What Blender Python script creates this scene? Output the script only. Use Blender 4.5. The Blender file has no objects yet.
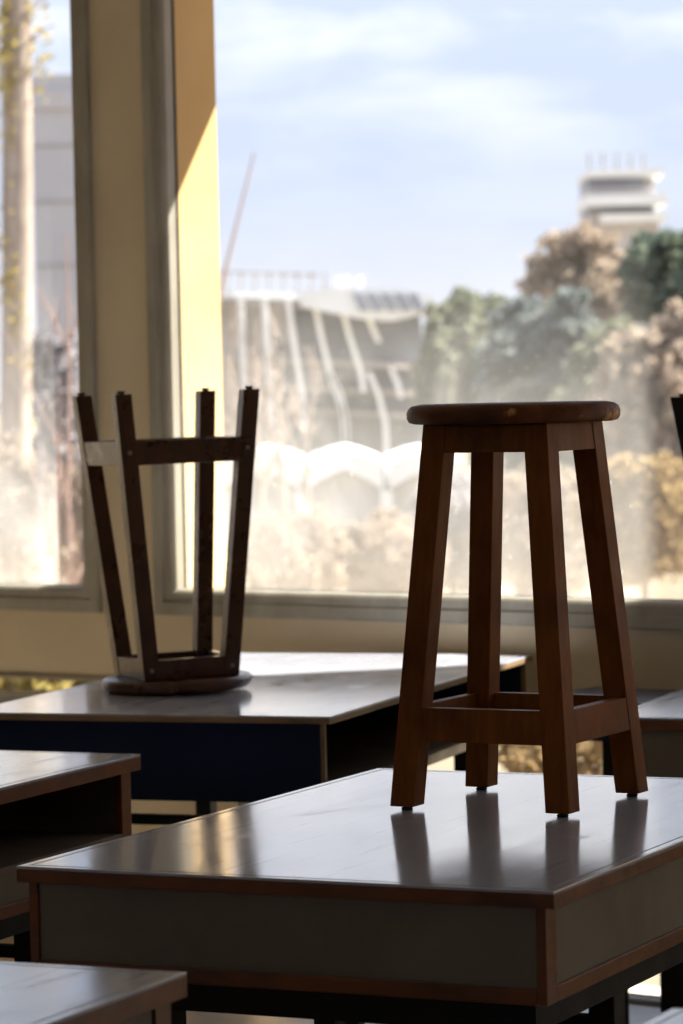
import bpy, bmesh, math, random
from mathutils import Vector, Matrix
random.seed(7)
SC = bpy.context.scene
COL = SC.collection

# ------------------------------------------------------------------ camera
F_PX = 3366.2
PITCH, ROLL = math.radians(2.170), math.radians(-1.226)
CX, CY = 341.5, 512.0
cp, sp, cr, sr = math.cos(PITCH), math.sin(PITCH), math.cos(ROLL), math.sin(ROLL)
FW = Vector((0, cp, -sp)); _up = Vector((0, sp, cp)); _rt = Vector((1, 0, 0))
RT = _rt * cr + _up * sr
UP = _up * cr - _rt * sr
CAM = Vector((0, 0, 1.35))
cam_d = bpy.data.cameras.new('camera')
cam = bpy.data.objects.new('camera', cam_d); COL.objects.link(cam)
m = Matrix((RT, UP, -FW)).transposed().to_4x4(); m.translation = CAM
cam.matrix_world = m
cam_d.sensor_fit = 'VERTICAL'; cam_d.sensor_height = 36.0
cam_d.lens = F_PX / 1024 * 36.0
cam_d.clip_end = 2000
cam_d.dof.use_dof = True; cam_d.dof.focus_distance = 4.62; cam_d.dof.aperture_fstop = 8.5
SC.camera = cam

def at(u, y, Y):
    """survey point: where the sight line of a photo measurement meets the distance Y"""
    d = FW + RT * ((u - CX) / F_PX) - UP * ((y - CY) / F_PX)
    return CAM + d * (Y / d.y)
def atz(u, y, z):
    d = FW + RT * ((u - CX) / F_PX) - UP * ((y - CY) / F_PX)
    return CAM + d * ((z - CAM.z) / d.z)

# ------------------------------------------------------------------ materials
def nt(name):
    mt = bpy.data.materials.new(name); mt.use_nodes = True
    t = mt.node_tree; t.nodes.clear()
    out = t.nodes.new('ShaderNodeOutputMaterial')
    return mt, t, out
def ramp(t, fac, stops):
    r = t.nodes.new('ShaderNodeValToRGB')
    while len(r.color_ramp.elements) < len(stops): r.color_ramp.elements.new(0.5)
    for e, (p, c) in zip(r.color_ramp.elements, stops):
        e.position = p; e.color = (*c, 1) if len(c) == 3 else c
    t.links.new(fac, r.inputs[0]); return r
def noise(t, scale, detail=4, rough=.6, vec=None, stretch=None, dist=0.0):
    n = t.nodes.new('ShaderNodeTexNoise'); n.inputs['Scale'].default_value = scale
    n.inputs['Detail'].default_value = detail; n.inputs['Roughness'].default_value = rough
    n.inputs['Distortion'].default_value = dist
    if vec is None:
        tc = t.nodes.new('ShaderNodeTexCoord'); vec = tc.outputs['Object']
    if stretch:
        mp = t.nodes.new('ShaderNodeMapping'); mp.inputs['Scale'].default_value = stretch
        t.links.new(vec, mp.inputs['Vector']); vec = mp.outputs['Vector']
    t.links.new(vec, n.inputs['Vector']); return n
def mat(name, c0, c1, scale=8, stretch=None, rough=(.4, .6), spec=.5, metal=0, bump=0.0, detail=5, lo=.35, hi=.65, coat=0.0, c2=None):
    mt, t, out = nt(name)
    b = t.nodes.new('ShaderNodeBsdfPrincipled')
    n = noise(t, scale, detail, .6, stretch=stretch, dist=.3)
    stops = [(lo, c0), (hi, c1)] if c2 is None else [(lo, c0), ((lo + hi) / 2, c1), (hi, c2)]
    r = ramp(t, n.outputs['Fac'], stops)
    t.links.new(r.outputs[0], b.inputs['Base Color'])
    n2 = noise(t, scale * 1.7, 3, .6, stretch=stretch)
    rr = ramp(t, n2.outputs['Fac'], [(.3, (rough[0],) * 3), (.7, (rough[1],) * 3)])
    t.links.new(rr.outputs[0], b.inputs['Roughness'])
    b.inputs['Specular IOR Level'].default_value = spec
    b.inputs['Metallic'].default_value = metal
    b.inputs['Coat Weight'].default_value = coat
    b.inputs['Coat Roughness'].default_value = .25
    if bump:
        bp = t.nodes.new('ShaderNodeBump'); bp.inputs['Strength'].default_value = bump; bp.inputs['Distance'].default_value = .002
        t.links.new(n.outputs['Fac'], bp.inputs['Height']); t.links.new(bp.outputs[0], b.inputs['Normal'])
    t.links.new(b.outputs[0], out.inputs[0]); return mt

def worktop_mat(name, base, warm):
    """worn laminate: faint scratches, smears and grime, glossy at a low angle"""
    mt, t, out = nt(name)
    b = t.nodes.new('ShaderNodeBsdfPrincipled')
    n = noise(t, 5, 6, .65)
    r = ramp(t, n.outputs['Fac'], [(.3, tuple(x * .94 for x in base)), (.62, base), (.8, warm)])
    s = noise(t, 60, 3, .5, stretch=(1, .06, 1), dist=.6)
    sr_ = ramp(t, s.outputs['Fac'], [(.62, (1, 1, 1)), (.70, (.60, .58, .57))])
    mx = t.nodes.new('ShaderNodeMix'); mx.data_type = 'RGBA'; mx.blend_type = 'MULTIPLY'; mx.inputs['Factor'].default_value = .6
    t.links.new(r.outputs[0], mx.inputs['A']); t.links.new(sr_.outputs[0], mx.inputs['B'])
    t.links.new(mx.outputs['Result'], b.inputs['Base Color'])
    n2 = noise(t, 9, 5, .65, stretch=(1, .35, 1), dist=.8)
    rr = ramp(t, n2.outputs['Fac'], [(.32, (.085,) * 3), (.62, (.15,) * 3), (.74, (.30,) * 3)])
    t.links.new(rr.outputs[0], b.inputs['Roughness'])
    b.inputs['Specular IOR Level'].default_value = .9
    bp = t.nodes.new('ShaderNodeBump'); bp.inputs['Strength'].default_value = .03; bp.inputs['Distance'].default_value = .002
    n3 = noise(t, 14, 2, .5)
    t.links.new(n3.outputs['Fac'], bp.inputs['Height']); t.links.new(bp.outputs[0], b.inputs['Normal'])
    t.links.new(b.outputs[0], out.inputs[0]); return mt

def worn_wood(name, c0, c1, worn, amt, stretch, rough=(.3, .5), scale=9, spec=.5):
    """varnished wood, varnish rubbed off in spots"""
    mt, t, out = nt(name)
    b = t.nodes.new('ShaderNodeBsdfPrincipled')
    n = noise(t, scale, 5, .65, stretch=stretch, dist=.5)
    r = ramp(t, n.outputs['Fac'], [(.3, c0), (.7, c1)])
    w = noise(t, 16, 4, .7)
    wr = ramp(t, w.outputs['Fac'], [(amt, (0, 0, 0)), (amt + .09, (1, 1, 1))])
    k = noise(t, 5, 3, .6)
    kr = ramp(t, k.outputs['Fac'], [(.30, (.35, .33, .3)), (.48, (1, 1, 1))])
    mx = t.nodes.new('ShaderNodeMix'); mx.data_type = 'RGBA'
    t.links.new(wr.outputs[0], mx.inputs['Factor']); t.links.new(r.outputs[0], mx.inputs['A']); mx.inputs['B'].default_value = (*worn, 1)
    mu = t.nodes.new('ShaderNodeMix'); mu.data_type = 'RGBA'; mu.blend_type = 'MULTIPLY'; mu.inputs['Factor'].default_value = .8
    t.links.new(mx.outputs['Result'], mu.inputs['A']); t.links.new(kr.outputs[0], mu.inputs['B'])
    t.links.new(mu.outputs['Result'], b.inputs['Base Color'])
    rr = ramp(t, w.outputs['Fac'], [(.3, (rough[0],) * 3), (.7, (rough[1],) * 3)])
    b.inputs['Specular IOR Level'].default_value = spec
    t.links.new(rr.outputs[0], b.inputs['Roughness'])
    bp = t.nodes.new('ShaderNodeBump'); bp.inputs['Strength'].default_value = .25; bp.inputs['Distance'].default_value = .001
    t.links.new(n.outputs['Fac'], bp.inputs['Height']); t.links.new(bp.outputs[0], b.inputs['Normal'])
    t.links.new(b.outputs[0], out.inputs[0]); return mt

def glass_mat(name, low=1.3, high=.02):
    """thin old pane: clear, a little mirror, a film of dust and wiped smears that catch the sun"""
    mt, t, out = nt(name)
    tr = t.nodes.new('ShaderNodeBsdfTransparent'); tr.inputs[0].default_value = (.97, .98, .98, 1)
    gl = t.nodes.new('ShaderNodeBsdfGlossy'); gl.inputs['Roughness'].default_value = .02
    fr = t.nodes.new('ShaderNodeFresnel'); fr.inputs[0].default_value = 1.3
    m1 = t.nodes.new('ShaderNodeMixShader')
    t.links.new(fr.outputs[0], m1.inputs[0]); t.links.new(tr.outputs[0], m1.inputs[1]); t.links.new(gl.outputs[0], m1.inputs[2])
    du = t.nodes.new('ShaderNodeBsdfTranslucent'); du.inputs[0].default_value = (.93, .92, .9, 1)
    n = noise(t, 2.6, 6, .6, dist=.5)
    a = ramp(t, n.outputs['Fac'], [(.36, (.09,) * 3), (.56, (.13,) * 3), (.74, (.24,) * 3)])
    s = noise(t, 120, 2, .5)
    sp_ = ramp(t, s.outputs['Fac'], [(.69, (0, 0, 0)), (.75, (.16,) * 3)])
    tc = t.nodes.new('ShaderNodeTexCoord'); sx = t.nodes.new('ShaderNodeSeparateXYZ'); t.links.new(tc.outputs['Object'], sx.inputs[0])
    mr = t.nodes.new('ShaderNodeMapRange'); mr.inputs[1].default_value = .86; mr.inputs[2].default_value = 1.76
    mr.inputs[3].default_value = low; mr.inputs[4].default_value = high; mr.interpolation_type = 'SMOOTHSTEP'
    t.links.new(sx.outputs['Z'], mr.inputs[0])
    mm = t.nodes.new('ShaderNodeMath'); mm.operation = 'MULTIPLY'
    t.links.new(mr.outputs[0], mm.inputs[1])
    a2 = t.nodes.new('ShaderNodeMath'); a2.operation = 'ADD'
    t.links.new(a.outputs[0], a2.inputs[0]); t.links.new(sp_.outputs[0], a2.inputs[1])
    t.links.new(a2.outputs[0], mm.inputs[0])
    ad = t.nodes.new('ShaderNodeMath'); ad.operation = 'ADD'; ad.use_clamp = True; ad.inputs[1].default_value = .004
    t.links.new(mm.outputs[0], ad.inputs[0])
    m2 = t.nodes.new('ShaderNodeMixShader')
    t.links.new(ad.outputs[0], m2.inputs[0]); t.links.new(m1.outputs[0], m2.inputs[1]); t.links.new(du.outputs[0], m2.inputs[2])
    t.links.new(m2.outputs[0], out.inputs[0]); return mt

M = {}
M['wall_in'] = mat('cream wall paint', (.62, .52, .36), (.69, .585, .42), 3, rough=(.6, .8), spec=.3)
M['wall_out'] = mat('yellow exterior paint', (.71, .475, .21), (.76, .525, .25), 4, rough=(.7, .9), spec=.2)
M['ceiling'] = mat('ceiling paint', (.74, .72, .66), (.78, .76, .7), 3, rough=(.8, .9))
M['floor'] = mat('floor tile', (.50, .44, .36), (.58, .51, .42), 4, rough=(.3, .5))
M['frame'] = mat('grey window aluminium', (.27, .245, .19), (.36, .335, .28), 9, stretch=(1, 1, .4), rough=(.45, .65), spec=.4, c2=(.47, .45, .38), lo=.3, hi=.8)
M['gasket'] = mat('black gasket', (.02, .02, .018), (.04, .035, .03), 20, rough=(.6, .8))
M['glass'] = glass_mat('dusty window glass')
M['glass_low'] = glass_mat('cleaner lower glass', .08, .08)
M['topA'] = worktop_mat('worn grey-white laminate', (.42, .455, .57), (.47, .485, .56))
M['topB'] = worktop_mat('white laminate', (.50, .525, .62), (.58, .585, .62))
M['trim'] = worn_wood('red-brown wood edging', (.095, .026, .004), (.17, .050, .008), (.42, .24, .11), .70, (1, 1, 3), scale=12)
M['trimP'] = worn_wood('pale wood edging', (.26, .16, .085), (.36, .24, .13), (.5, .4, .26), .66, (1, 1, 3), scale=12)
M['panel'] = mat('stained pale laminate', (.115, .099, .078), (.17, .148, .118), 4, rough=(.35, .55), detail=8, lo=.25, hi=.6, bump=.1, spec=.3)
M['blue'] = mat('dark blue laminate', (.004, .010, .040), (.007, .015, .055), 5, rough=(.5, .6), spec=.2)
M['bluegrey'] = mat('blue-grey painted board', (.06, .075, .13), (.09, .105, .16), 5, rough=(.3, .5))
M['inside'] = mat('dark shelf interior', (.10, .075, .055), (.14, .105, .075), 6, rough=(.6, .8))
M['groove'] = mat('grimy seam', (.06, .055, .055), (.30, .29, .30), 14, rough=(.4, .6), lo=.4, hi=.62)
M['metal'] = mat('black painted steel', (.008, .008, .008), (.013, .012, .011), 10, rough=(.55, .7), spec=.2)
M['stool'] = worn_wood('orange-brown varnished wood', (.145, .042, .004), (.225, .073, .008), (.5, .28, .13), .74, (6, 6, .7), rough=(.45, .65), spec=.14)
M['seat'] = worn_wood('dark rubbed seat wood', (.075, .022, .006), (.16, .050, .014), (.50, .26, .10), .60, (1, 5, 3), rough=(.45, .6), spec=.25)
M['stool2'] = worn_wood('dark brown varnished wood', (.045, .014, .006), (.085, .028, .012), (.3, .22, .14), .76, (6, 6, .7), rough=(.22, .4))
M['stool3'] = worn_wood('blackish stained wood', (.012, .008, .006), (.022, .014, .009), (.08, .06, .04), .78, (6, 6, .7), rough=(.5, .6), spec=.2)
M['rubber'] = mat('black glide', (.015, .013, .012), (.03, .026, .022), 20, rough=(.6, .8))
M['bolt'] = mat('steel bolt', (.2, .19, .18), (.3, .28, .26), 20, rough=(.3, .4), metal=1)
M['ground'] = mat('dry grass', (.17, .14, .10), (.23, .19, .135), .35, spec=0, rough=(.9, 1), detail=8, c2=(.16, .165, .11), lo=.3, hi=.75)
M['bark'] = mat('pale bark', (0.297, 0.230, 0.189), (0.459, 0.378, 0.311), 6, stretch=(3, 3, .6), rough=(.9, 1), detail=6)
M['barkpink'] = mat('pinkish twig bark', (0.378, 0.238, 0.196), (0.462, 0.308, 0.252), 6, rough=(.9, 1))
M['barkgrey'] = mat('grey-brown bark', (.17, .14, .115), (.24, .20, .165), 6, rough=(.9, 1))
def leafmat(name, a, b, c):  # outdoor leaf colours are lightened to stand in for haze
    """thin leaves and twigs: part of the light passes through"""
    mt, t, out = nt(name)
    n = noise(t, .9, 6, .6, dist=.3)
    r = ramp(t, n.outputs['Fac'], [(.3, a), (.5, b), (.7, c)])
    d = t.nodes.new('ShaderNodeBsdfDiffuse'); l = t.nodes.new('ShaderNodeBsdfTranslucent')
    mx = t.nodes.new('ShaderNodeMixShader'); mx.inputs[0].default_value = .5
    t.links.new(r.outputs[0], d.inputs[0]); t.links.new(r.outputs[0], l.inputs[0])
    t.links.new(d.outputs[0], mx.inputs[1]); t.links.new(l.outputs[0], mx.inputs[2])
    t.links.new(mx.outputs[0], out.inputs[0]); return mt
M['ivy'] = leafmat('yellow-green ivy leaves', (0.282, 0.238, 0.092), (0.373, 0.301, 0.101), (0.437, 0.329, 0.129))
M['green'] = leafmat('dark green needles', (.085, .115, .095), (.115, .145, .115), (.165, .185, .125))
M['bluegreen'] = leafmat('blue-green foliage', (.125, .15, .15), (.17, .195, .19), (.23, .245, .22))
M['olive'] = leafmat('olive foliage', (0.203, 0.22, 0.155), (0.242, 0.254, 0.179), (0.291, 0.283, 0.199))
M['tan'] = leafmat('dry tan twigs', (0.343, 0.273, 0.215), (0.402, 0.322, 0.254), (0.441, 0.366, 0.288))
M['gold'] = leafmat('golden dry leaves', (0.396, 0.282, 0.149), (0.462, 0.343, 0.177), (0.433, 0.339, 0.225))
M['lilac'] = leafmat('grey-lilac twigs', (0.298, 0.281, 0.301), (0.341, 0.319, 0.338), (0.383, 0.357, 0.362))
M['concrete'] = mat('pale concrete', (0.468, 0.442, 0.448), (0.520, 0.494, 0.494), .3, rough=(.8, .9))
M['white'] = mat('white panels', (.80, .79, .76), (.86, .85, .83), .5, rough=(.6, .8))
M['canvas'] = mat('white tent canvas', (0.759, 0.759, 0.759), (0.805, 0.805, 0.793), 1, rough=(.7, .9))
M['canvas_grey'] = mat('grey tent end wall', (0.420, 0.406, 0.399), (0.476, 0.462, 0.448), 1, rough=(.8, .9))
M['facade'] = mat('dark hall glazing', (.155, .17, .20), (.20, .215, .245), .5, rough=(.4, .6), detail=3, c2=(.30, .295, .29), lo=.3, hi=.75)
M['facade_tan'] = mat('tan facade', (0.392, 0.344, 0.311), (0.459, 0.405, 0.365), .4, rough=(.8, .9))
M['winblue'] = mat('bluish far windows', (0.238, 0.252, 0.308), (0.294, 0.315, 0.371), .5, rough=(.3, .5))
M['soil'] = mat('dark soil', (.010, .008, .006), (.022, .018, .012), 7, spec=0, rough=(.9, 1), detail=6)
M['fence'] = mat('weathered rail', (0.308, 0.280, 0.266), (0.392, 0.357, 0.336), 2, rough=(.8, .9))

# ------------------------------------------------------------------ mesh helpers
class MB:
    def __init__(s): s.bm = bmesh.new()
    def hexa(s, pts, mi=0):
        """pts: 4 bottom (ccw) + 4 top"""
        v = [s.bm.verts.new(p) for p in pts]
        fs = [(3, 2, 1, 0), (4, 5, 6, 7), (0, 1, 5, 4), (1, 2, 6, 5), (2, 3, 7, 6), (3, 0, 4, 7)]
        out = []
        for f in fs:
            fc = s.bm.faces.new([v[i] for i in f]); fc.material_index = mi; out.append(fc)
        return v, out
    def box(s, x0, x1, y0, y1, z0, z1, bev=0.0, mi=0, seg=2):
        v, f = s.hexa([(x0, y0, z0), (x1, y0, z0), (x1, y1, z0), (x0, y1, z0), (x0, y0, z1), (x1, y0, z1), (x1, y1, z1), (x0, y1, z1)], mi)
        if bev:
            ed = list({e for q in f for e in q.edges})
            bmesh.ops.bevel(s.bm, geom=ed, offset=bev, segments=seg, profile=.6, affect='EDGES')
        return s
    def skew(s, pts, bev=0.0):
        v, f = s.hexa(pts)
        if bev:
            ed = list({e for q in f for e in q.edges})
            bmesh.ops.bevel(s.bm, geom=ed, offset=bev, segments=2, profile=.6, affect='EDGES')
        return s
    def lathe(s, prof, seg=48, c=(0, 0)):
        rings = []
        for r, z in prof:
            rings.append([s.bm.verts.new((c[0] + r * math.cos(2 * math.pi * i / seg), c[1] + r * math.sin(2 * math.pi * i / seg), z)) for i in range(seg)])
        for a, b in zip(rings, rings[1:]):
            for i in range(seg): s.bm.faces.new((a[i], a[(i + 1) % seg], b[(i + 1) % seg], b[i]))
        s.bm.faces.new(list(reversed(rings[0]))); s.bm.faces.new(rings[-1]); return s
    def tube(s, path, radii, seg=7):
        rings = []
        n = len(path)
        for i, p in enumerate(path):
            p = Vector(p)
            t = (Vector(path[min(i + 1, n - 1)]) - Vector(path[max(i - 1, 0)])).normalized()
            a = t.cross(Vector((.31, .77, .1))).normalized(); b = t.cross(a)
            rings.append([s.bm.verts.new(p + (a * math.cos(k * 2 * math.pi / seg) + b * math.sin(k * 2 * math.pi / seg)) * radii[i]) for k in range(seg)])
        for a, b in zip(rings, rings[1:]):
            for k in range(seg): s.bm.faces.new((a[k], a[(k + 1) % seg], b[(k + 1) % seg], b[k]))
        s.bm.faces.new(list(reversed(rings[0]))); s.bm.faces.new(rings[-1]); return s
    def prism(s, poly, dv):
        """poly: list of 3-D points, swept by the vector dv"""
        a = [s.bm.verts.new(p) for p in poly]; b = [s.bm.verts.new(Vector(p) + Vector(dv)) for p in poly]
        n = len(poly)
        s.bm.faces.new(list(reversed(a))); s.bm.faces.new(b)
        for i in range(n): s.bm.faces.new((a[i], a[(i + 1) % n], b[(i + 1) % n], b[i]))
        return s
    def leaf(s, c, size, rnd):
        n = Vector((rnd.gauss(0, 1), rnd.gauss(0, 1), rnd.gauss(0, 1))).normalized()
        a = n.orthogonal().normalized(); b = n.cross(a)
        l = size * rnd.uniform(.6, 1.3); w = l * .55
        v = [s.bm.verts.new(c + q) for q in (-a * l, -b * w, a * l, b * w)]
        s.bm.faces.new(v)
    def build(s, name, mats, parent=None, smooth=False, recalc=True):
        if recalc: bmesh.ops.recalc_face_normals(s.bm, faces=s.bm.faces)
        me = bpy.data.meshes.new(name); s.bm.to_mesh(me); s.bm.free()
        for q in (mats if isinstance(mats, (list, tuple)) else [mats]): me.materials.append(q)
        o = bpy.data.objects.new(name, me); COL.objects.link(o)
        if parent is not None: o.parent = parent
        if smooth:
            for p in me.polygons: p.use_smooth = True
        return o

def tag(o, label=None, cat=None, group=None, kind=None):
    if label: o['label'] = label
    if cat: o['category'] = cat
    if group: o['group'] = group
    if kind: o['kind'] = kind
    return o
def thing(name, loc, rz, label, cat, group=None):
    o = bpy.data.objects.new(name, None); COL.objects.link(o)
    o.location = loc; o.rotation_euler = (0, 0, rz); o.empty_display_size = .1
    return tag(o, label, cat, group)

# ------------------------------------------------------------------ window wall (s along the wall, d outward, z up)
TH = math.radians(37.0)
NN = Vector((math.sin(TH), math.cos(TH), 0)); WW = Vector((math.cos(TH), -math.sin(TH), 0))
WALL_D = 6.15
def wp(s, d, z): return WW * s + NN * (WALL_D + d) + Vector((0, 0, z))
WROT = -TH
def wall_obj(mb, name, mats, parent=None, **k):
    """mesh drawn in (s, d, z); the object carries the wall's turn and place"""
    o = mb.build(name, mats, parent, **k)
    if parent is None:
        o.location = NN * WALL_D; o.rotation_euler = (0, 0, WROT)
    return o
S0, S1, ROOM_H, ROOM_B = -10.4, 3.2, 3.25, -10.2
HEAD = 2.62
WIN = [(-9.9, -5.364, .810, HEAD), (-5.194, -3.545, .810, HEAD), (-3.20, -1.1, .810, HEAD), (-.8, 1.9, .810, HEAD)]  # last two openings are out of view, added only to light the room
LOW = [(-9.7, -5.30, .40, .650), (-4.95, -3.60, 0.0, .650)]
RB = .064
def layer(mb, d0, d1, holes, mi_face_in, mi_other):
    ss = sorted({S0, S1, *[h[0] for h in holes], *[h[1] for h in holes]})
    zz = sorted({0.0, ROOM_H, *[h[2] for h in holes], *[h[3] for h in holes]})
    def solid(i, j):
        if i < 0 or j < 0 or i >= len(ss) - 1 or j >= len(zz) - 1: return False
        s = (ss[i] + ss[i + 1]) / 2; z = (zz[j] + zz[j + 1]) / 2
        return not any(h[0] < s < h[1] and h[2] < z < h[3] for h in holes)
    vs = {}
    def V(s, d, z):
        k = (round(s, 5), round(d, 5), round(z, 5))
        if k not in vs: vs[k] = mb.bm.verts.new((s, d, z))
        return vs[k]
    def q(pts, mi):
        f = mb.bm.faces.new([V(*p) for p in pts]); f.material_index = mi
    for i in range(len(ss) - 1):
        for j in range(len(zz) - 1):
            if not solid(i, j): continue
            a, b, c, e = ss[i], ss[i + 1], zz[j], zz[j + 1]
            q([(a, d0, c), (b, d0, c), (b, d0, e), (a, d0, e)], mi_face_in)
            q([(b, d1, c), (a, d1, c), (a, d1, e), (b, d1, e)], mi_other)
            if not solid(i - 1, j): q([(a, d1, c), (a, d0, c), (a, d0, e), (a, d1, e)], mi_other)
            if not solid(i + 1, j): q([(b, d0, c), (b, d1, c), (b, d1, e), (b, d0, e)], mi_other)
            if not solid(i, j - 1): q([(a, d1, c), (b, d1, c), (b, d0, c), (a, d0, c)], mi_other)
            if not solid(i, j + 1): q([(a, d0, e), (b, d0, e), (b, d1, e), (a, d1, e)], mi_other)
mb = MB()
layer(mb, 0.0, .04, WIN + LOW, 0, 1)
layer(mb, .04, .19, [(a + RB, b - RB, c + .04, e - RB) for a, b, c, e in WIN] + LOW, 1, 1)
tag(wall_obj(mb, 'wall_front', [M['wall_in'], M['wall_out']], recalc=False), kind='structure')
# eave slab outside above the windows
tag(wall_obj(MB().box(S0 - .5, S1 + .5, .19, .70, 2.77, 2.93), 'trim_1', M['wall_out']), kind='structure')
# added sun blocker, unseen to the right, shading the right part of the windows
_a, _b = Vector((.951, .309, 0)), Vector((.309, -.951, 0)); _p = Vector((.122, 7.07, -1.6)) + _a * 4.0
tag(MB().prism([_p, _p + _b * 1.3, _p + _b * 1.3 + _a * .5, _p + _a * .5], Vector((0, 0, 9.2))).build('sun_blocker', M['wall_out']), kind='structure')

PROF = [(0, .04), (0, -.010), (.005, -.014), (.030, -.014), (.034, -.007), (.052, -.007), (.058, -.002), (.062, .004), (.062, .040), (.0, .04)]
def ring(mb, a, b, c, e, prof):
    rows = []
    for o, d in prof[:-1]:
        rows.append([mb.bm.verts.new(p) for p in ((a + o, d, c + o), (b - o, d, c + o), (b - o, d, e - o), (a + o, d, e - o))])
    n = len(rows)
    for i in range(n):
        r0, r1 = rows[i], rows[(i + 1) % n]
        for k in range(4): mb.bm.faces.new((r0[k], r0[(k + 1) % 4], r1[(k + 1) % 4], r1[k]))
def window(name, a, b, c, e, thin=1.0, glass='glass'):
    mb = MB(); ring(mb, a, b, c, e, [(o * thin, d) for o, d in PROF])
    o = tag(wall_obj(mb, name, M['frame']), kind='structure')
    g = MB(); w = .062 * thin
    ring(g, a + w - .001, b - w + .001, c + w - .001, e - w + .001, [(0, .040), (0, .033), (.0028, .033), (.0028, .040), (0, .040)])
    wall_obj(g, 'gasket', M['gasket'], o)
    p = MB(); p.bm.faces.new([p.bm.verts.new(q) for q in ((a + w, .0365, c + w), (b - w, .0365, c + w), (b - w, .0365, e - w), (a + w, .0365, e - w))])
    wall_obj(p, 'window_pane', M[glass], o)
    return o
for i, h in enumerate(WIN): window('window_%d' % (i + 1), *h)
for i, h in enumerate(LOW): window('window_%d' % (i + 5), *h, thin=.16, glass='glass_low')

# rest of the room
def room(mb, name, m_): return tag(wall_obj(mb, name, m_), kind='structure')
room(MB().box(S0 - .2, S1 + .2, ROOM_B - .2, .19, -.12, 0), 'floor', M['floor'])
room(MB().box(S0 - .2, S1 + .2, ROOM_B - .2, .19, ROOM_H, ROOM_H + .15), 'ceiling', M['ceiling'])
room(MB().box(S0 - .2, S0, ROOM_B - .2, .19, 0, ROOM_H), 'wall_left', M['wall_in'])
room(MB().box(S1, S1 + .2, ROOM_B - .2, .19, 0, ROOM_H), 'wall_right', M['wall_in'])
mb = MB()   # wall behind the viewer; its unseen high window band is added for fill light
for b in ((S0, S1, 0, 1.9), (S0, S1, 2.55, ROOM_H), (S0, S0 + 3, 1.9, 2.55), (S1 - 1.6, S1, 1.9, 2.55), (-2.6, -2.3, 1.9, 2.55)):
    mb.box(b[0], b[1], ROOM_B - .2, ROOM_B, b[2], b[3])
room(mb, 'wall_back', M['wall_in'])
mb = MB()
room(MB().box(S0, -5.0, -.012, 0, 0, .05), 'baseboard_front', M['trimP'])

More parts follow.
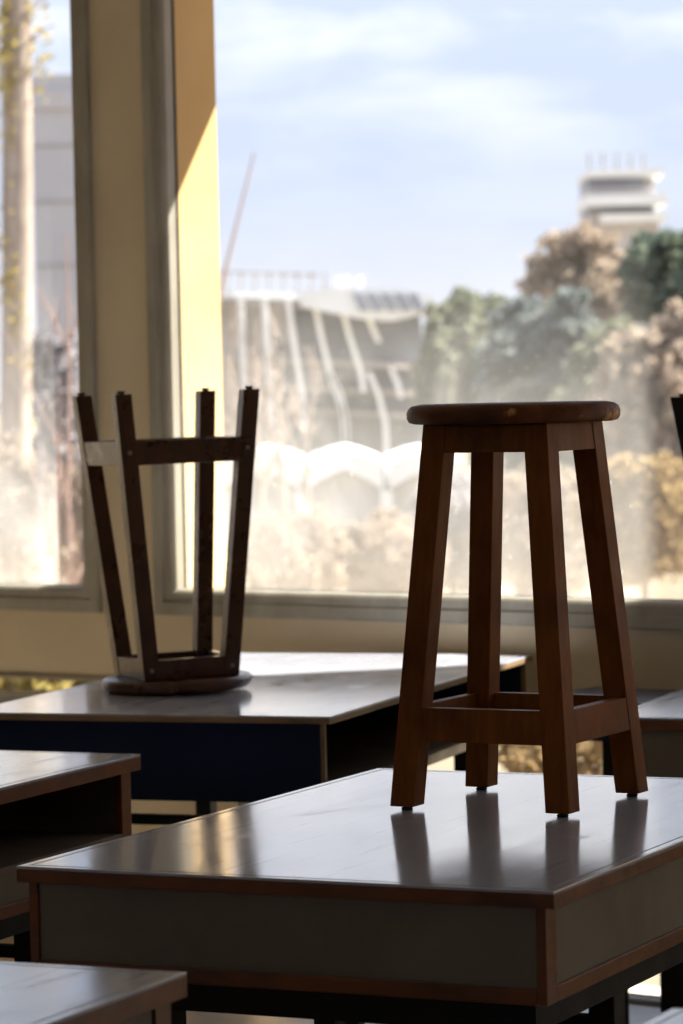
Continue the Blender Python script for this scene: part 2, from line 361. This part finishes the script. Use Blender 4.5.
# ------------------------------------------------------------------ desks
def desk(name, corner, which, ang, w, d, label, kind, group=None, topm='topA'):
    """corner: floor-plan point of the named corner (x sign, y sign); local x across, y along"""
    ca, sa = math.cos(ang), math.sin(ang)
    lx, ly = which[0] * w / 2, which[1] * d / 2
    cxw, cyw = corner[0] - (ca * lx - sa * ly), corner[1] - (sa * lx + ca * ly)
    t = thing(name, (cxw, cyw, 0), ang, label, 'desk', group)
    X, Y = w / 2, d / 2
    trim = M[kind.get('trim', 'trim')]
    tt = kind.get('tt', .021)
    MB().box(-X, X, -Y, Y, .7462, .750, .0012).build('tabletop', M[topm], t)
    for (a, b, c, e) in ((-X, X, -Y, -Y + .009), (-X, X, Y - .009, Y), (-X, -X + .009, -Y + .009, Y - .009), (X - .009, X, -Y + .009, Y - .009)):
        MB().box(a, b, c, e, .750 - tt, .7461, .0012).build('edge_strip', trim, t)
    MB().box(-X + .009, X - .009, -Y + .009, Y - .009, .750 - tt, .7461).build('core_board', M['inside'], t)
    if kind.get('bead', True):
        q = .013; gl = MB()
        for (a, b, c, e) in ((-X + q, X - q, -Y + q, -Y + q + .0018), (-X + q, X - q, Y - q - .0018, Y - q), (-X + q, -X + q + .0018, -Y + q + .0018, Y - q - .0018), (X - q - .0018, X - q, -Y + q + .0018, Y - q - .0018)):
            gl.box(a, b, c, e, .7499, .7503)
        gl.build('edge_groove', M['groove'], t)
    zt = .750 - tt; zb = kind.get('zb', .612)
    L, R_, Fr, Bk = -X + .014, X - .013, -Y + .006, Y - .012
    pw = kind.get('post', .034); px_ = min(pw, .013)
    # apron box: corner posts, end panels, side panels, bottom rails, shelf board
    for (sx, sy) in ((-1, -1), (1, -1), (1, 1), (-1, 1)):
        x0 = L if sx < 0 else R_ - px_; y0 = Fr if sy < 0 else Bk - pw
        MB().box(x0, x0 + px_, y0, y0 + pw, zb, zt, .0015).build('corner_post', trim, t)
    pm = M[kind.get('front', 'panel')]
    rh = kind.get('rail', .020)
    MB().box(L + px_, R_ - px_, Fr + .004, Fr + .014, zb + rh, zt).build('end_panel', pm, t)
    MB().box(L + px_, R_ - px_, Bk - .014, Bk - .004, zb + rh, zt).build('end_panel', pm, t)
    MB().box(L + .004, L + .014, Fr + pw, Bk - pw, zb + rh, zt).build('side_panel', M['panel'], t)
    if not kind.get('open'):
        MB().box(R_ - .014, R_ - .004, Fr + pw, Bk - pw, zb + rh, zt).build('side_panel', M['panel'], t)
    if rh:
        MB().box(L + px_, R_ - px_, Fr, Fr + .02, zb, zb + rh, .0015).build('bottom_rail', trim, t)
        MB().box(L + px_, R_ - px_, Bk - .02, Bk, zb, zb + rh, .0015).build('bottom_rail', trim, t)
        MB().box(L, L + .02, Fr + pw, Bk - pw, zb, zb + rh, .0015).build('bottom_rail', trim, t)
    MB().box(R_ - .02, R_, Fr + pw, Bk - pw, zb, zb + (rh or .02), .0015).build('bottom_rail', trim, t)
    if kind.get('lip'):
        z0 = zb + rh; z1 = z0 + kind['lip']
        MB().box(R_ - .014, R_ - .004, Fr + pw, Bk - pw, z0, z1).build('lower_panel', M['panel'], t)
        MB().box(L + .014, R_, Fr + pw, Bk - pw, z1, z1 + .014, .001).build('shelf', M['inside'], t)
    else:
        MB().box(L + .02, R_ - .02, Fr + .02, Bk - .02, zb + .004, zb + .016).build('shelf', M['inside'], t)
    # black steel underframe
    fr = MB()
    i0, i1, j0, j1 = (L + .02, R_ - .02, Fr + .012, Bk - .02) if not kind.get('slim') else (L + .04, R_ - .04, Fr + .12, Bk - .05)
    sh = .036 if not kind.get('slim') else .016
    for b in ((i0, i1, j0, j0 + .035), (i0, i1, j1 - .035, j1), (i0, i0 + .035, j0 + .035, j1 - .035), (i1 - .035, i1, j0 + .035, j1 - .035)):
        fr.box(b[0], b[1], b[2], b[3], zb - sh, zb)
    fr.build('steel_frame', M['metal'], t)
    ins = kind.get('ins', .30)
    for sy in (-1, 1):
        yc = sy * (Y - ins)
        for x0 in (i0, i1 - .035):
            MB().box(x0, x0 + .035, yc - .02, yc + .02, .008, zb - sh, .002).build('leg', M['metal'], t)
            MB().box(x0 - .002, x0 + .037, yc - .022, yc + .022, 0, .008).build('foot_cap', M['rubber'], t)
        MB().box(i0 + .035, i1 - .035, yc - .010, yc + .010, zb - .085, zb - .066).build('crossbar', M['metal'], t)
    return t
KA = dict()
deskA = desk('school_desk', (.2396, 3.9303), (1, -1), math.radians(-25.15), .730, 1.1035,
     'white-topped school desk with pale side panels and red-brown edging, under the upright stool', KA)
deskB = desk('school_desk', (-.0287, 6.072), (1, -1), math.radians(-18.94), .730, 1.36,
     'white-topped school desk with a dark blue end panel, its back against the window wall',
     dict(bead=False, trim='trimP', tt=.014, front='blue', open=True, post=.009, rail=0, zb=.590, slim=True), topm='topB')
deskC = desk('school_desk', (-.3387, 5.5156), (1, 1), math.radians(-23.5), .730, 1.05,
     'desk with an open side shelf and thick brown edging, before the blue-panelled desk',
     dict(open=True, zb=.545, lip=.045, tt=.026, rail=.02))
deskD = desk('school_desk', (-.1689, 3.4398), (1, 1), math.radians(-24.3), .730, 1.0,
     'school desk nearest the viewer on the left, one grey-white corner with chipped edging', dict(tt=.026))
deskE = desk('school_desk', (.463, 5.956), (-1, -1), math.radians(-20.0), .730, .70,
     'school desk with grey panels behind the upright stool, carrying an upturned stool at its left', dict(tt=.022, trim='trim'), topm='topA')
gp = atz(672, 1008, .75)
deskG = desk('school_desk', (gp.x, gp.y), (-1, 1), math.radians(-25), .730, 1.0,
     'near desk at the bottom right, only the far corner of its white top showing', dict(tt=.024), topm='topB')

# low blue bench under the window
b0 = wp(-4.42, -.03, 0)
bench = thing('low_bench', wp(-3.49, -.17, 0), WROT, 'low blue-grey bench standing against the wall under the window', 'bench')
MB().box(-.45, .45, -.13, .15, .665, .685, .003).build('bench_top', M['bluegrey'], bench)
MB().box(-.44, .44, -.115, -.10, .60, .665).build('apron', M['blue'], bench)
MB().box(-.44, .44, .12, .135, .60, .665).build('apron', M['blue'], bench)
for x in (-.27, .385):
    for y in (-.11, .10): MB().box(x, x + .035, y, y + .03, 0, .60 if y < 0 else .60).build('leg', M['metal'], bench)

# ------------------------------------------------------------------ stools
def stool(loc, rz, label, mleg, mseat, sb=.1382, st=.0955, hl=.541, w=.0363, rs=.151, tk=.028, inverted=False, bolts=False, deep=.036, name='wooden_stool', nub=.006):
    t = thing(name, loc, rz, label, 'stool', 'wooden stools on the desks')
    H = hl + tk
    Z = (lambda z: H - z) if inverted else (lambda z: z)
    # seat disc with a rounded, slightly uneven rim
    e = .009
    prof = [(rs - e * 1.2, hl), (rs - e * .35, hl + .002), (rs, hl + .008), (rs + .0005, hl + tk * .55), (rs - .002, H - .007), (rs - .007, H - .0025), (rs - .020, H)]
    mb = MB().lathe([(r, Z(z)) for r, z in prof], 64)
    o = mb.build('seat', mseat, t, smooth=True)
    md = o.modifiers.new('edge', 'EDGE_SPLIT'); md.split_angle = math.radians(50)
    def half(z): return sb + (st - sb) * (z - nub) / (hl - nub)
    def corner(sx, sy, z, ox=0, oy=0):
        h = half(z); return (sx * (h - ox), sy * (h - oy), Z(z))
    for sx in (-1, 1):
        for sy in (-1, 1):
            lo = [corner(sx, sy, nub, *q) for q in ((0, 0), (w, 0), (w, w), (0, w))]
            hi = [corner(sx, sy, hl, *q) for q in ((0, 0), (w, 0), (w, w), (0, w))]
            lg = MB().skew(lo + hi, .0016).build('leg', mleg, t)
            c = half(nub) - w / 2
            g = MB().lathe([(.0075, Z(0)), (.0085, Z(.002)), (.0065, Z(.004)), (.0065, Z(nub + .002))], 14, (sx * c, sy * c)).build('foot_glide', M['rubber'], lg)
            if bolts:
                for zc in (.12, hl - .02):
                    bm_ = MB()
                    h = half(zc) - w * .5
                    y = sy * half(zc)
                    bm_.lathe([(.0045, -.002), (.0045, .0016), (.002, .0026)], 12)
                    vs = list(bm_.bm.verts)[-36:]
                    for v in vs:
                        x0, y0, z0 = v.co
                        v.co = (sx * h + x0, y + sy * z0, Z(zc) + y0)
                    bm_.build('bolt', M['bolt'], lg)
    def rail(nm, z0, z1, side, mt):
        a0, a1 = half(z0), half(z1); tkx = .019
        ax, p = side
        def P(a, along, inn, z):
            # along = +-1 end, inn = inset from the outer face
            u = along * (a - w + .004); v = p * (a - inn)
            return (u, v, Z(z)) if ax == 'y' else (v, u, Z(z))
        io = .0012
        pts = [P(a0, -1, io, z0), P(a0, 1, io, z0), P(a0, 1, tkx, z0), P(a0, -1, tkx, z0), P(a1, -1, io, z1), P(a1, 1, io, z1), P(a1, 1, tkx, z1), P(a1, -1, tkx, z1)]
        MB().skew(pts, .0012).build(nm, mt, t)
    for side in (('y', -1), ('y', 1), ('x', -1), ('x', 1)):
        rail('top_rail', hl - .040, hl - .001, side, mleg)
        rail('stretcher', .098, .098 + .047, side, mleg)
    return t
stool((.2462, 4.7696, .75), math.radians(-28.28), 'upright orange-brown wooden stool standing alone on the white desk', M['stool'], M['seat'])
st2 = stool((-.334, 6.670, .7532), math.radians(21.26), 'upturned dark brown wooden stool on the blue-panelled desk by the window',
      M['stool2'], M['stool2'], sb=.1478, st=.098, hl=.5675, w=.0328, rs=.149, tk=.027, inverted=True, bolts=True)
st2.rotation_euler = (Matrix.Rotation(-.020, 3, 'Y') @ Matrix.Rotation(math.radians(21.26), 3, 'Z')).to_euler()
stool((.857, 6.40, .75), math.radians(52), 'upturned blackish stool cut by the right picture edge, on the desk behind the upright stool',
      M['stool3'], M['stool3'], sb=.165, st=.092, inverted=True, bolts=True)

# ------------------------------------------------------------------ outdoors
GZ = -1.6
mb = MB()
o = MB().box(-260, 260, 0, 420, GZ - .3, GZ).build('ground', M['ground']); o.location = (0, 8.6, 0)
# cut the near side: the building stands on its own strip
tag(o, kind='structure')
o.location = (0, 9.2, 0)
def px(Y): return Y / F_PX

def leaves_in(blobs, n, size, seed):
    rnd = random.Random(seed); mb = MB()
    wts = [b[1] * b[2] * b[3] for b in blobs]; tot = sum(wts)
    for (c, rx, ry, rz), wt in zip(blobs, wts):
        k = int(n * wt / tot)
        # small clumps inside the blob
        for _ in range(max(6, k // 22)):
            d = Vector((rnd.gauss(0, 1), rnd.gauss(0, 1), rnd.gauss(0, 1))).normalized() * rnd.random() ** .45
            cc = c + Vector((d.x * rx, d.y * ry, d.z * rz)); cr_ = .28 * min(rx, rz)
            for _ in range(22):
                q = cc + Vector((rnd.gauss(0, .5), rnd.gauss(0, .5), rnd.gauss(0, .45))) * cr_
                mb.leaf(q, size, rnd)
    return mb
def bush(name, label, cat, u, y0, y1, Y, wpx, foliage, seed, n=2600, size=None, trunk='barkgrey', group=None, base=None, lumps=7):
    """a crown spanning photo rows y0..y1 at distance Y, standing on the ground"""
    top = at(u, y0, Y); bot = at(u, y1, Y); wid = wpx * px(Y)
    foot = Vector((top.x, Y, GZ))
    t = thing(name, foot, 0, label, cat, group)
    rnd = random.Random(seed * 13 + 1)
    zc = (top.z + bot.z) / 2; hz = (top.z - bot.z) / 2
    blobs = [(Vector((0, 0, zc - GZ)), wid * .34, wid * .3, hz * .72)]
    for i in range(lumps):
        a = i / lumps * 2 * math.pi + rnd.random() * .6
        blobs.append((Vector((math.cos(a) * wid * .30, rnd.uniform(-.2, .2) * wid, zc - GZ + math.sin(a) * hz * .58)), wid * rnd.uniform(.16, .24), wid * .2, hz * rnd.uniform(.28, .42)))
    leaves_in(blobs, n, size or wid * .045, seed).build('foliage', M[foliage], t)
    tr = MB(); r0 = max(.05, wid * .03)
    h = zc - GZ
    tr.tube([(0, 0, 0), (r0 * .5, 0, h * .5), (0, 0, h)], [r0, r0 * .75, r0 * .5])
    for i in range(6):
        a = rnd.uniform(0, 6.28); e = Vector((math.cos(a) * wid * .3, math.sin(a) * wid * .2, h + hz * rnd.uniform(-.1, .6)))
        s = Vector((0, 0, h * rnd.uniform(.6, .95)))
        tr.tube([s, (s + e) / 2 + Vector((0, 0, .1 * hz)), e], [r0 * .5, r0 * .3, r0 * .1], 5)
    tr.build('trunk', M[trunk], t)
    return t
def bare(name, label, u0, u1, ytop, Y, r, seed, mt='barkpink', twigs=10, group=None, lean=None, spread=.35, cat='tree'):
    """leafless tree or sapling: stem plus forked twigs"""
    top = at(u1, ytop, Y); base = Vector((at(u0, 600, Y).x, Y, GZ))
    t = thing(name, base, 0, label, cat, group)
    rnd = random.Random(seed); mb = MB()
    H = top - base
    pts = [H * k + Vector((rnd.gauss(0, r * .8), 0, 0)) * (0 if k in (0, 1) else 1) for k in (0, .2, .4, .6, .8, 1)]
    mb.tube(pts, [r, r * .9, r * .75, r * .6, r * .42, r * .2], 7)
    mb.build('trunk', M[mt], t)
    tw = MB(); n = 0
    for i in range(twigs):
        k = rnd.uniform(.3, .95); s = H * k
        L = H.z * (1.05 - k) * rnd.uniform(.35, .75)
        a = rnd.uniform(0, 6.28)
        e = s + Vector((math.cos(a) * L * spread, math.sin(a) * L * spread, L * .8))
        mid = (s + e) / 2 + Vector((rnd.gauss(0, .05), rnd.gauss(0, .05), -.03)) * L
        tw.tube([s, mid, e], [r * .4, r * .28, r * .1], 5)
        for j in range(3):
            s2 = s.lerp(e, rnd.uniform(.35, .9)); a2 = rnd.uniform(0, 6.28); l2 = L * .4
            tw.tube([s2, s2 + Vector((math.cos(a2) * l2 * .5, math.sin(a2) * l2 * .5, l2 * .7))], [r * .2, r * .08], 4)
    if twigs: tw.build('branches', M[mt], t)
    return t

# --- seen through the left window
Y = 30
t = thing('ivy_covered_tree', Vector((at(14, 600, Y).x, Y, GZ)), 0, 'tall pale tree trunk wound with yellow-green ivy outside the left window', 'tree')
hz = at(14, -60, Y).z - GZ
xs = lambda yy, uu: at(uu, yy, Y).x - t.location.x
pts = [(xs(600, 14), 0, 0), (xs(450, 15), 0, at(14, 450, Y).z - GZ), (xs(300, 17), 0, at(14, 300, Y).z - GZ), (xs(150, 17), 0, at(14, 150, Y).z - GZ), (xs(0, 16), 0, at(14, 0, Y).z - GZ), (xs(-80, 16), 0, hz)]
MB().tube(pts, [.15, .14, .135, .135, .135, .12], 12).build('trunk', M['bark'], t, smooth=True)
mb = MB(); rnd = random.Random(3)
for i in range(3600):
    k = rnd.random() ** .7; z = .2 + k * (hz - .2)
    a = rnd.uniform(2.6, 6.4) if rnd.random() < .75 else rnd.uniform(0, 6.28)
    if math.sin(z * 3.1 + a * 1.7) + rnd.gauss(0, .5) < .25 + .4 * (1 - k): continue
    r = .15 + rnd.random() * .05
    mb.leaf(Vector((math.cos(a) * r + .01, math.sin(a) * r, z)), .035, rnd)
for i in range(420):
    z = hz * rnd.uniform(.80, 1.0); x = rnd.uniform(-.2, .5); 
    if rnd.random() < abs(x) * 1.2: continue
    mb.leaf(Vector((x, rnd.uniform(-.3, .1), z + .1 * math.sin(x * 9))), .04, rnd)
mb.build('ivy', M['ivy'], t)
tw = MB()
for i in range(5):
    z = hz * (.80 + .04 * i); tw.tube([(.1, 0, z), (.3, -.1, z + .25), (.5, -.1, z + .35)], [.02, .013, .006], 5)
tw.build('branches', M['bark'], t)

Y = 120; a, b = at(30, 75, Y), at(190, 75, Y)
t = thing('tower_block', ((a.x + b.x) / 2, Y + 8, GZ), 0, 'pale lilac-grey tower block behind the ivy-covered trunk', 'building')
w2 = (b.x - a.x) / 2; hh = a.z - GZ
MB().box(-w2, w2, -8, 8, 0, hh - 1.2).build('wall', M['concrete'], t)
MB().box(-w2 - .15, w2 + .15, -8.15, 8.15, hh - 1.2, hh - .55).build('parapet', M['concrete'], t)
MB().box(-w2, w2, -8, 8, hh - .55, hh).build('parapet', M['concrete'], t)
for k in range(7):
    x0 = -w2 + .35 + k * .75
    MB().box(x0, x0 + .48, -8.04, -7.96, hh - 1.15, hh - .75).build('window', M['winblue'], t)
for zz in (.35, .52, .68, .82):
    MB().box(-w2, w2, -8.05, -7.95, hh * zz, hh * zz + .06).build('ledge', M['fence'], t)

bush('grey_shrub', 'blue-grey twiggy shrub below the pale tower block', 'shrub', 50, 300, 560, 34, 110, 'lilac', 11, n=4000, size=.06, group='shrubs outside')
bush('dry_shrub', 'pale dry shrub at the foot of the ivy-covered trunk', 'shrub', 18, 430, 600, 27, 90, 'tan', 12, n=5000, size=.03, group='shrubs outside')
bush('dry_shrub', 'sparse tan shrub low beside the left window post', 'shrub', 78, 440, 610, 25, 70, 'tan', 13, n=3500, size=.03, group='shrubs outside')
bush('low_hedge', 'bright yellow-green low plants seen through the lower left window', 'hedge', 40, 628, 760, 13, 190, 'ivy', 15, n=2600, size=.03)
bare('sapling', 'thin pink leafless sapling close to the left window post', 70, 66, 235, 20, .022, 21, twigs=6, group='bare saplings')
bare('sapling', 'thin leaning pink sapling halfway between trunk and window post', 40, 60, 380, 21, .018, 22, twigs=5, group='bare saplings')
bare('sapling', 'short grey sapling just right of the ivy-covered trunk', 36, 42, 300, 24, .02, 23, mt='lilac', twigs=7, group='bare saplings')
# low bank of dark soil under the left lower window
mb = MB()
def wpl(s, d, z): return wp(s, d, z)
rnd = random.Random(5); prev = None
o = thing('soil_bank', wp(-6.4, 1.0, GZ), WROT, 'low dark soil bank outside the lower left window', 'bank')
rows = []
for i in range(19):
    s = -1.6 + i * .135
    zt = .478 - GZ + rnd.gauss(0, .012)
    rows.append([mb.bm.verts.new(q) for q in ((s, -.6, 0), (s, -.45, zt - .15), (s, -.2, zt), (s, .2, zt - .01), (s, .6, 0))])
for r0, r1 in zip(rows, rows[1:]):
    for k in range(4): mb.bm.faces.new((r0[k], r1[k], r1[k + 1], r0[k + 1]))
mb.build('soil', M['soil'], o)

# --- exhibition hall with slanting ribs
YH = 92
t = thing('ribbed_hall', Vector((at(320, 380, YH).x, YH, GZ)), 0, 'large hall with slanting pale ribs and a curved white roof edge', 'building')
O = t.location
def hp(u, y, dy=0.0): return at(u, y, YH + dy) * 1.0 - O
def slab(poly, dy0, dy1):
    a = [hp(u, y, dy0) for u, y in poly]
    return MB().prism(a, Vector((0, dy1 - dy0, 0)))
slab([(205, 290), (300, 300), (420, 312), (424, 360), (436, 420), (440, 520), (205, 520)], 2.0, 14).build('facade', M['facade'], t)
slab([(205, 296), (290, 300), (297, 340), (270, 350), (272, 520), (205, 520)], 1.2, 2.0).build('tan_wing', M['facade_tan'], t)
for k, (y0, y1) in enumerate(((302, 309), (359, 364), (386, 391), (409, 413))):
    slab([(205, y0 - 2), (300, y0), (432, y0 + 6), (432, y1 + 6), (300, y1), (205, y1 - 2)], .9 - .02 * k, 2.0).build('floor_band', M['facade_tan'], t)
RIBS = [[(288, 300), (295, 350), (302, 392), (306, 440)], [(314, 300), (322, 340), (332, 380), (343, 412), (346, 455)], [(340, 300), (350, 338), (361, 372), (364, 392)],
        [(331, 374), (341, 396), (346, 420), (347, 450)], [(366, 312), (374, 330), (379, 342)], [(369, 372), (379, 395), (386, 425), (387, 455)], [(391, 368), (398, 384), (401, 398)], [(240, 300), (243, 360), (247, 440)], [(264, 300), (268, 360), (273, 440)]]
for rb in RIBS:
    L = [(u - 2.6, y) for u, y in rb]; R_ = [(u + 2.6, y) for u, y in reversed(rb)]
    slab(L + R_, 0, .9).build('rib', M['white'], t)
# curved roof: white rim with paler glazing between its bars
outer = [(300, 292), (330, 288), (365, 287), (400, 288), (422, 291), (434, 298), (431, 307), (415, 315), (393, 320), (360, 318), (330, 312), (300, 306)]
slab(outer, -.6, 1.0).build('roof', M['white'], t)
for u in (352, 366, 380, 394, 408):
    slab([(u, 293), (u + 9, 294), (u + 17, 310), (u + 8, 311)], -.72, -.6).build('roof_light', M['winblue'], t)
slab([(205, 290), (305, 293), (305, 300), (205, 298)], .6, 2.0).build('parapet', M['white'], t)
slab([(205, 270), (320, 274), (320, 276.5), (205, 272.5)], 1.5, 1.7).build('railing', M['fence'], t)
for u in range(212, 330, 14):
    slab([(u, 271), (u + 2, 271), (u + 2, 294), (u, 294)], 1.5, 1.7).build('rail_post', M['fence'], t)
for u in (336, 344, 357):
    slab([(u, 276), (u + 6, 276), (u + 6, 292), (u, 292)], 2, 4).build('roof_unit', M['white'], t)

# --- white marquees
YT = 60
def tent(uc, half, label):
    t = thing('marquee_tent', Vector((at(uc, 480, YT).x, YT, GZ)), 0, label, 'tent', 'row of white marquees')
    O = t.location
    def q(u, y, dy=0): return at(uc + u, y, YT + dy) - O
    h = half
    poly = [(0, 451), (h * .45, 455), (h, 463), (h, 489), (h * .5, 478), (0, 469), (-h * .5, 478), (-h, 489), (-h, 463), (-h * .45, 455)]
    MB().prism([q(*p) for p in poly], Vector((0, 7, 0))).build('roof', M['canvas'], t)
    b = q(0, 470, .35); zl = q(h, 489, .35); 
    w_ = abs(zl.x)
    MB().prism([Vector((-w_, .35, 0)), Vector((w_, .35, 0)), Vector((w_, .35, zl.z)), Vector((0, .35, b.z)), Vector((-w_, .35, zl.z))], Vector((0, 6.2, 0))).build('end_wall', M['canvas_grey'], t)
    for sx in (-1, 1):
        MB().box(sx * w_ - .05, sx * w_ + .05, .02, .12, 0, zl.z).build('pole', M['white'], t)
    return t
tent(262, 38.2, 'leftmost white marquee tent, its roof peak beside the upturned stool')
tent(345, 38.2, 'middle white marquee tent with its whole pointed gable in view')
tent(428, 38.2, 'rightmost white marquee tent, half behind the upright stool')

# --- white tower far right
YW = 150
t = thing('terraced_tower', Vector((at(625, 300, YW).x, YW, GZ)), 0, 'distant white tower with stacked terraces above the bare brown tree', 'building')
O = t.location
def wpt(u, y): return at(u, y, YW) - O
def wbox(u0, u1, y0, y1, d0, d1, nm, mt):
    a, b = wpt(u0, y1), wpt(u1, y0)
    MB().box(a.x, b.x, d0, d1, a.z, b.z).build(nm, M[mt], t)
wbox(590, 660, 222, 330, .6, 5, 'core', 'concrete')
wbox(586, 663, 169, 178, -.8, 6, 'terrace', 'white')
wbox(588, 645, 178, 186, .2, 5, 'window_band', 'winblue')
wbox(588, 656, 186, 194, .1, 5.2, 'terrace', 'concrete')
wbox(586, 667, 194, 207, -.8, 6, 'terrace', 'white')
wbox(588, 655, 207, 213, .2, 5, 'window_band', 'winblue')
wbox(600, 666, 213, 223, -.5, 6, 'terrace', 'white')
wbox(590, 655, 178, 222, .5, 4.9, 'core', 'concrete')
for u in (590, 604, 618, 632, 645): wbox(u, u + 1.5, 152, 169, 1, 1.2, 'sign_post', 'fence')
for y in (150, 156, 162): wbox(588, 648, y, y + 1.6, .9, 1.0, 'sign_rail', 'fence')

# --- trees on the right, far to near
bush('bare_brown_tree', 'large reddish brown leafless crown in front of the white tower', 'tree', 582, 203, 370, 85, 128, 'tan', 31, n=5200, size=.14, group='trees beyond the hall', trunk='barkgrey')
bush('pine_tree', 'dark green pine crown at the right edge of the window', 'tree', 668, 222, 335, 62, 125, 'green', 32, n=7000, size=.17, group='trees beyond the hall')
bush('olive_tree', 'rounded olive-green tree beside the curved hall roof', 'tree', 474, 277, 480, 75, 122, 'olive', 33, n=8000, size=.16, group='trees beyond the hall')
bush('slim_cypress', 'slim dark cypress at the right end of the hall', 'tree', 434, 294, 480, 72, 38, 'olive', 37, n=3500, size=.13, group='trees beyond the hall', lumps=4)
bush('blue_green_tree', 'broad blue-green tree right behind the upright stool seat', 'tree', 548, 282, 500, 58, 150, 'bluegreen', 34, n=11000, size=.13, group='trees beyond the hall')
bush('dry_tree', 'tan half-bare tree below the dark pine', 'tree', 660, 300, 520, 52, 150, 'tan', 35, n=7000, size=.14, group='trees beyond the hall')
bush('olive_tree', 'low grey-olive tree under the bare brown crown', 'tree', 606, 300, 520, 54, 110, 'olive', 38, n=4600, size=.14, group='trees beyond the hall')
bush('golden_shrub', 'golden-leaved shrub right of the upright stool legs', 'shrub', 640, 440, 600, 36, 130, 'gold', 41, n=11000, size=.05, group='shrubs outside')
bush('dry_shrub', 'wide beige shrub behind the upright stool legs', 'shrub', 540, 455, 610, 40, 170, 'tan', 42, n=12000, size=.05, group='shrubs outside')
bush('dry_shrub', 'beige shrub below the middle marquee tent', 'shrub', 380, 505, 620, 38, 150, 'tan', 43, n=11000, size=.045, group='shrubs outside')
bush('dry_shrub', 'beige shrub below the leftmost marquee tent', 'shrub', 285, 500, 620, 34, 120, 'tan', 44, n=11000, size=.042, group='shrubs outside')
bush('grey_shrub', 'greyish shrub between the marquees and the beige shrubs', 'shrub', 450, 470, 600, 46, 120, 'lilac', 45, n=7000, size=.06, group='shrubs outside')
bush('golden_shrub', 'golden plants seen low through the window behind the bench', 'shrub', 560, 700, 850, 12.5, 190, 'gold', 47, n=3000, size=.03, group='shrubs outside')
bare('sapling', 'bare leaning branch rising beside the sunlit window pier', 96, 254, 153, 26, .035, 51, twigs=0, group='bare saplings')
for i, (u0, u1, yt, lb) in enumerate([(236, 232, 300, 'pale bare sapling nearest the window pier, before the hall'), (262, 256, 318, 'pale bare sapling, second from the window pier, before the hall'),
        (284, 276, 310, 'pale bare sapling, third from the window pier, before the hall'), (300, 312, 345, 'pale bare sapling leaning over the leftmost marquee')]):
    bare('sapling', lb, u0, u1, yt, 44 + i, .055, 60 + i, mt='bark', twigs=12, group='bare saplings', spread=.3)

# ------------------------------------------------------------------ light
w = bpy.data.worlds.new('sky'); SC.world = w; w.use_nodes = True
t = w.node_tree; t.nodes.clear()
out = t.nodes.new('ShaderNodeOutputWorld'); bg = t.nodes.new('ShaderNodeBackground')
tc = t.nodes.new('ShaderNodeTexCoord'); sx = t.nodes.new('ShaderNodeSeparateXYZ'); t.links.new(tc.outputs['Generated'], sx.inputs[0])
r = ramp(t, sx.outputs['Z'], [(.0, (.66, .68, .76)), (.03, (.63, .66, .755)), (.055, (.56, .625, .775)), (.09, (.56, .635, .80)), (.14, (.60, .68, .88)), (.5, (.48, .64, .98)), (1, (.42, .60, .98))])
n = noise(t, 9, 6, .55, vec=tc.outputs['Generated'], stretch=(1, 1, 3.2), dist=.3)
cl = ramp(t, n.outputs['Fac'], [(.46, (0, 0, 0)), (.68, (1, 1, 1))])
mz = t.nodes.new('ShaderNodeMapRange'); mz.inputs[1].default_value = .06; mz.inputs[2].default_value = .11; mz.inputs[3].default_value = .16; mz.inputs[4].default_value = 1
t.links.new(sx.outputs['Z'], mz.inputs[0])
mm = t.nodes.new('ShaderNodeMath'); mm.operation = 'MULTIPLY'; t.links.new(cl.outputs[0], mm.inputs[0]); t.links.new(mz.outputs[0], mm.inputs[1])
mx = t.nodes.new('ShaderNodeMix'); mx.data_type = 'RGBA'; mx.inputs['B'].default_value = (.94, .95, .97, 1)
t.links.new(mm.outputs[0], mx.inputs['Factor']); t.links.new(r.outputs[0], mx.inputs['A']); t.links.new(mx.outputs['Result'], bg.inputs[0])
bg.inputs[1].default_value = 1.34
t.links.new(bg.outputs[0], out.inputs[0])

az, el = math.radians(18), math.radians(50)
sd = Vector((math.cos(el) * math.cos(az), math.cos(el) * math.sin(az), math.sin(el)))
sl = bpy.data.lights.new('sun', 'SUN'); sl.energy = 20.0; sl.angle = math.radians(.53); sl.color = (1, .95, .84)
so = bpy.data.objects.new('sun', sl); COL.objects.link(so); so.rotation_euler = sd.to_track_quat('Z', 'Y').to_euler()
so.location = (4, 10, 12)

SC.view_settings.view_transform = 'Standard'
SC.view_settings.look = 'None'
SC.view_settings.exposure = 0
SC.cycles.use_denoising = True
SC.cycles.max_bounces = 10
SC.cycles.diffuse_bounces = 5
SC.cycles.transparent_max_bounces = 16
SC.cycles.sample_clamp_indirect = 6
SC.cycles.caustics_reflective = False
SC.cycles.caustics_refractive = False
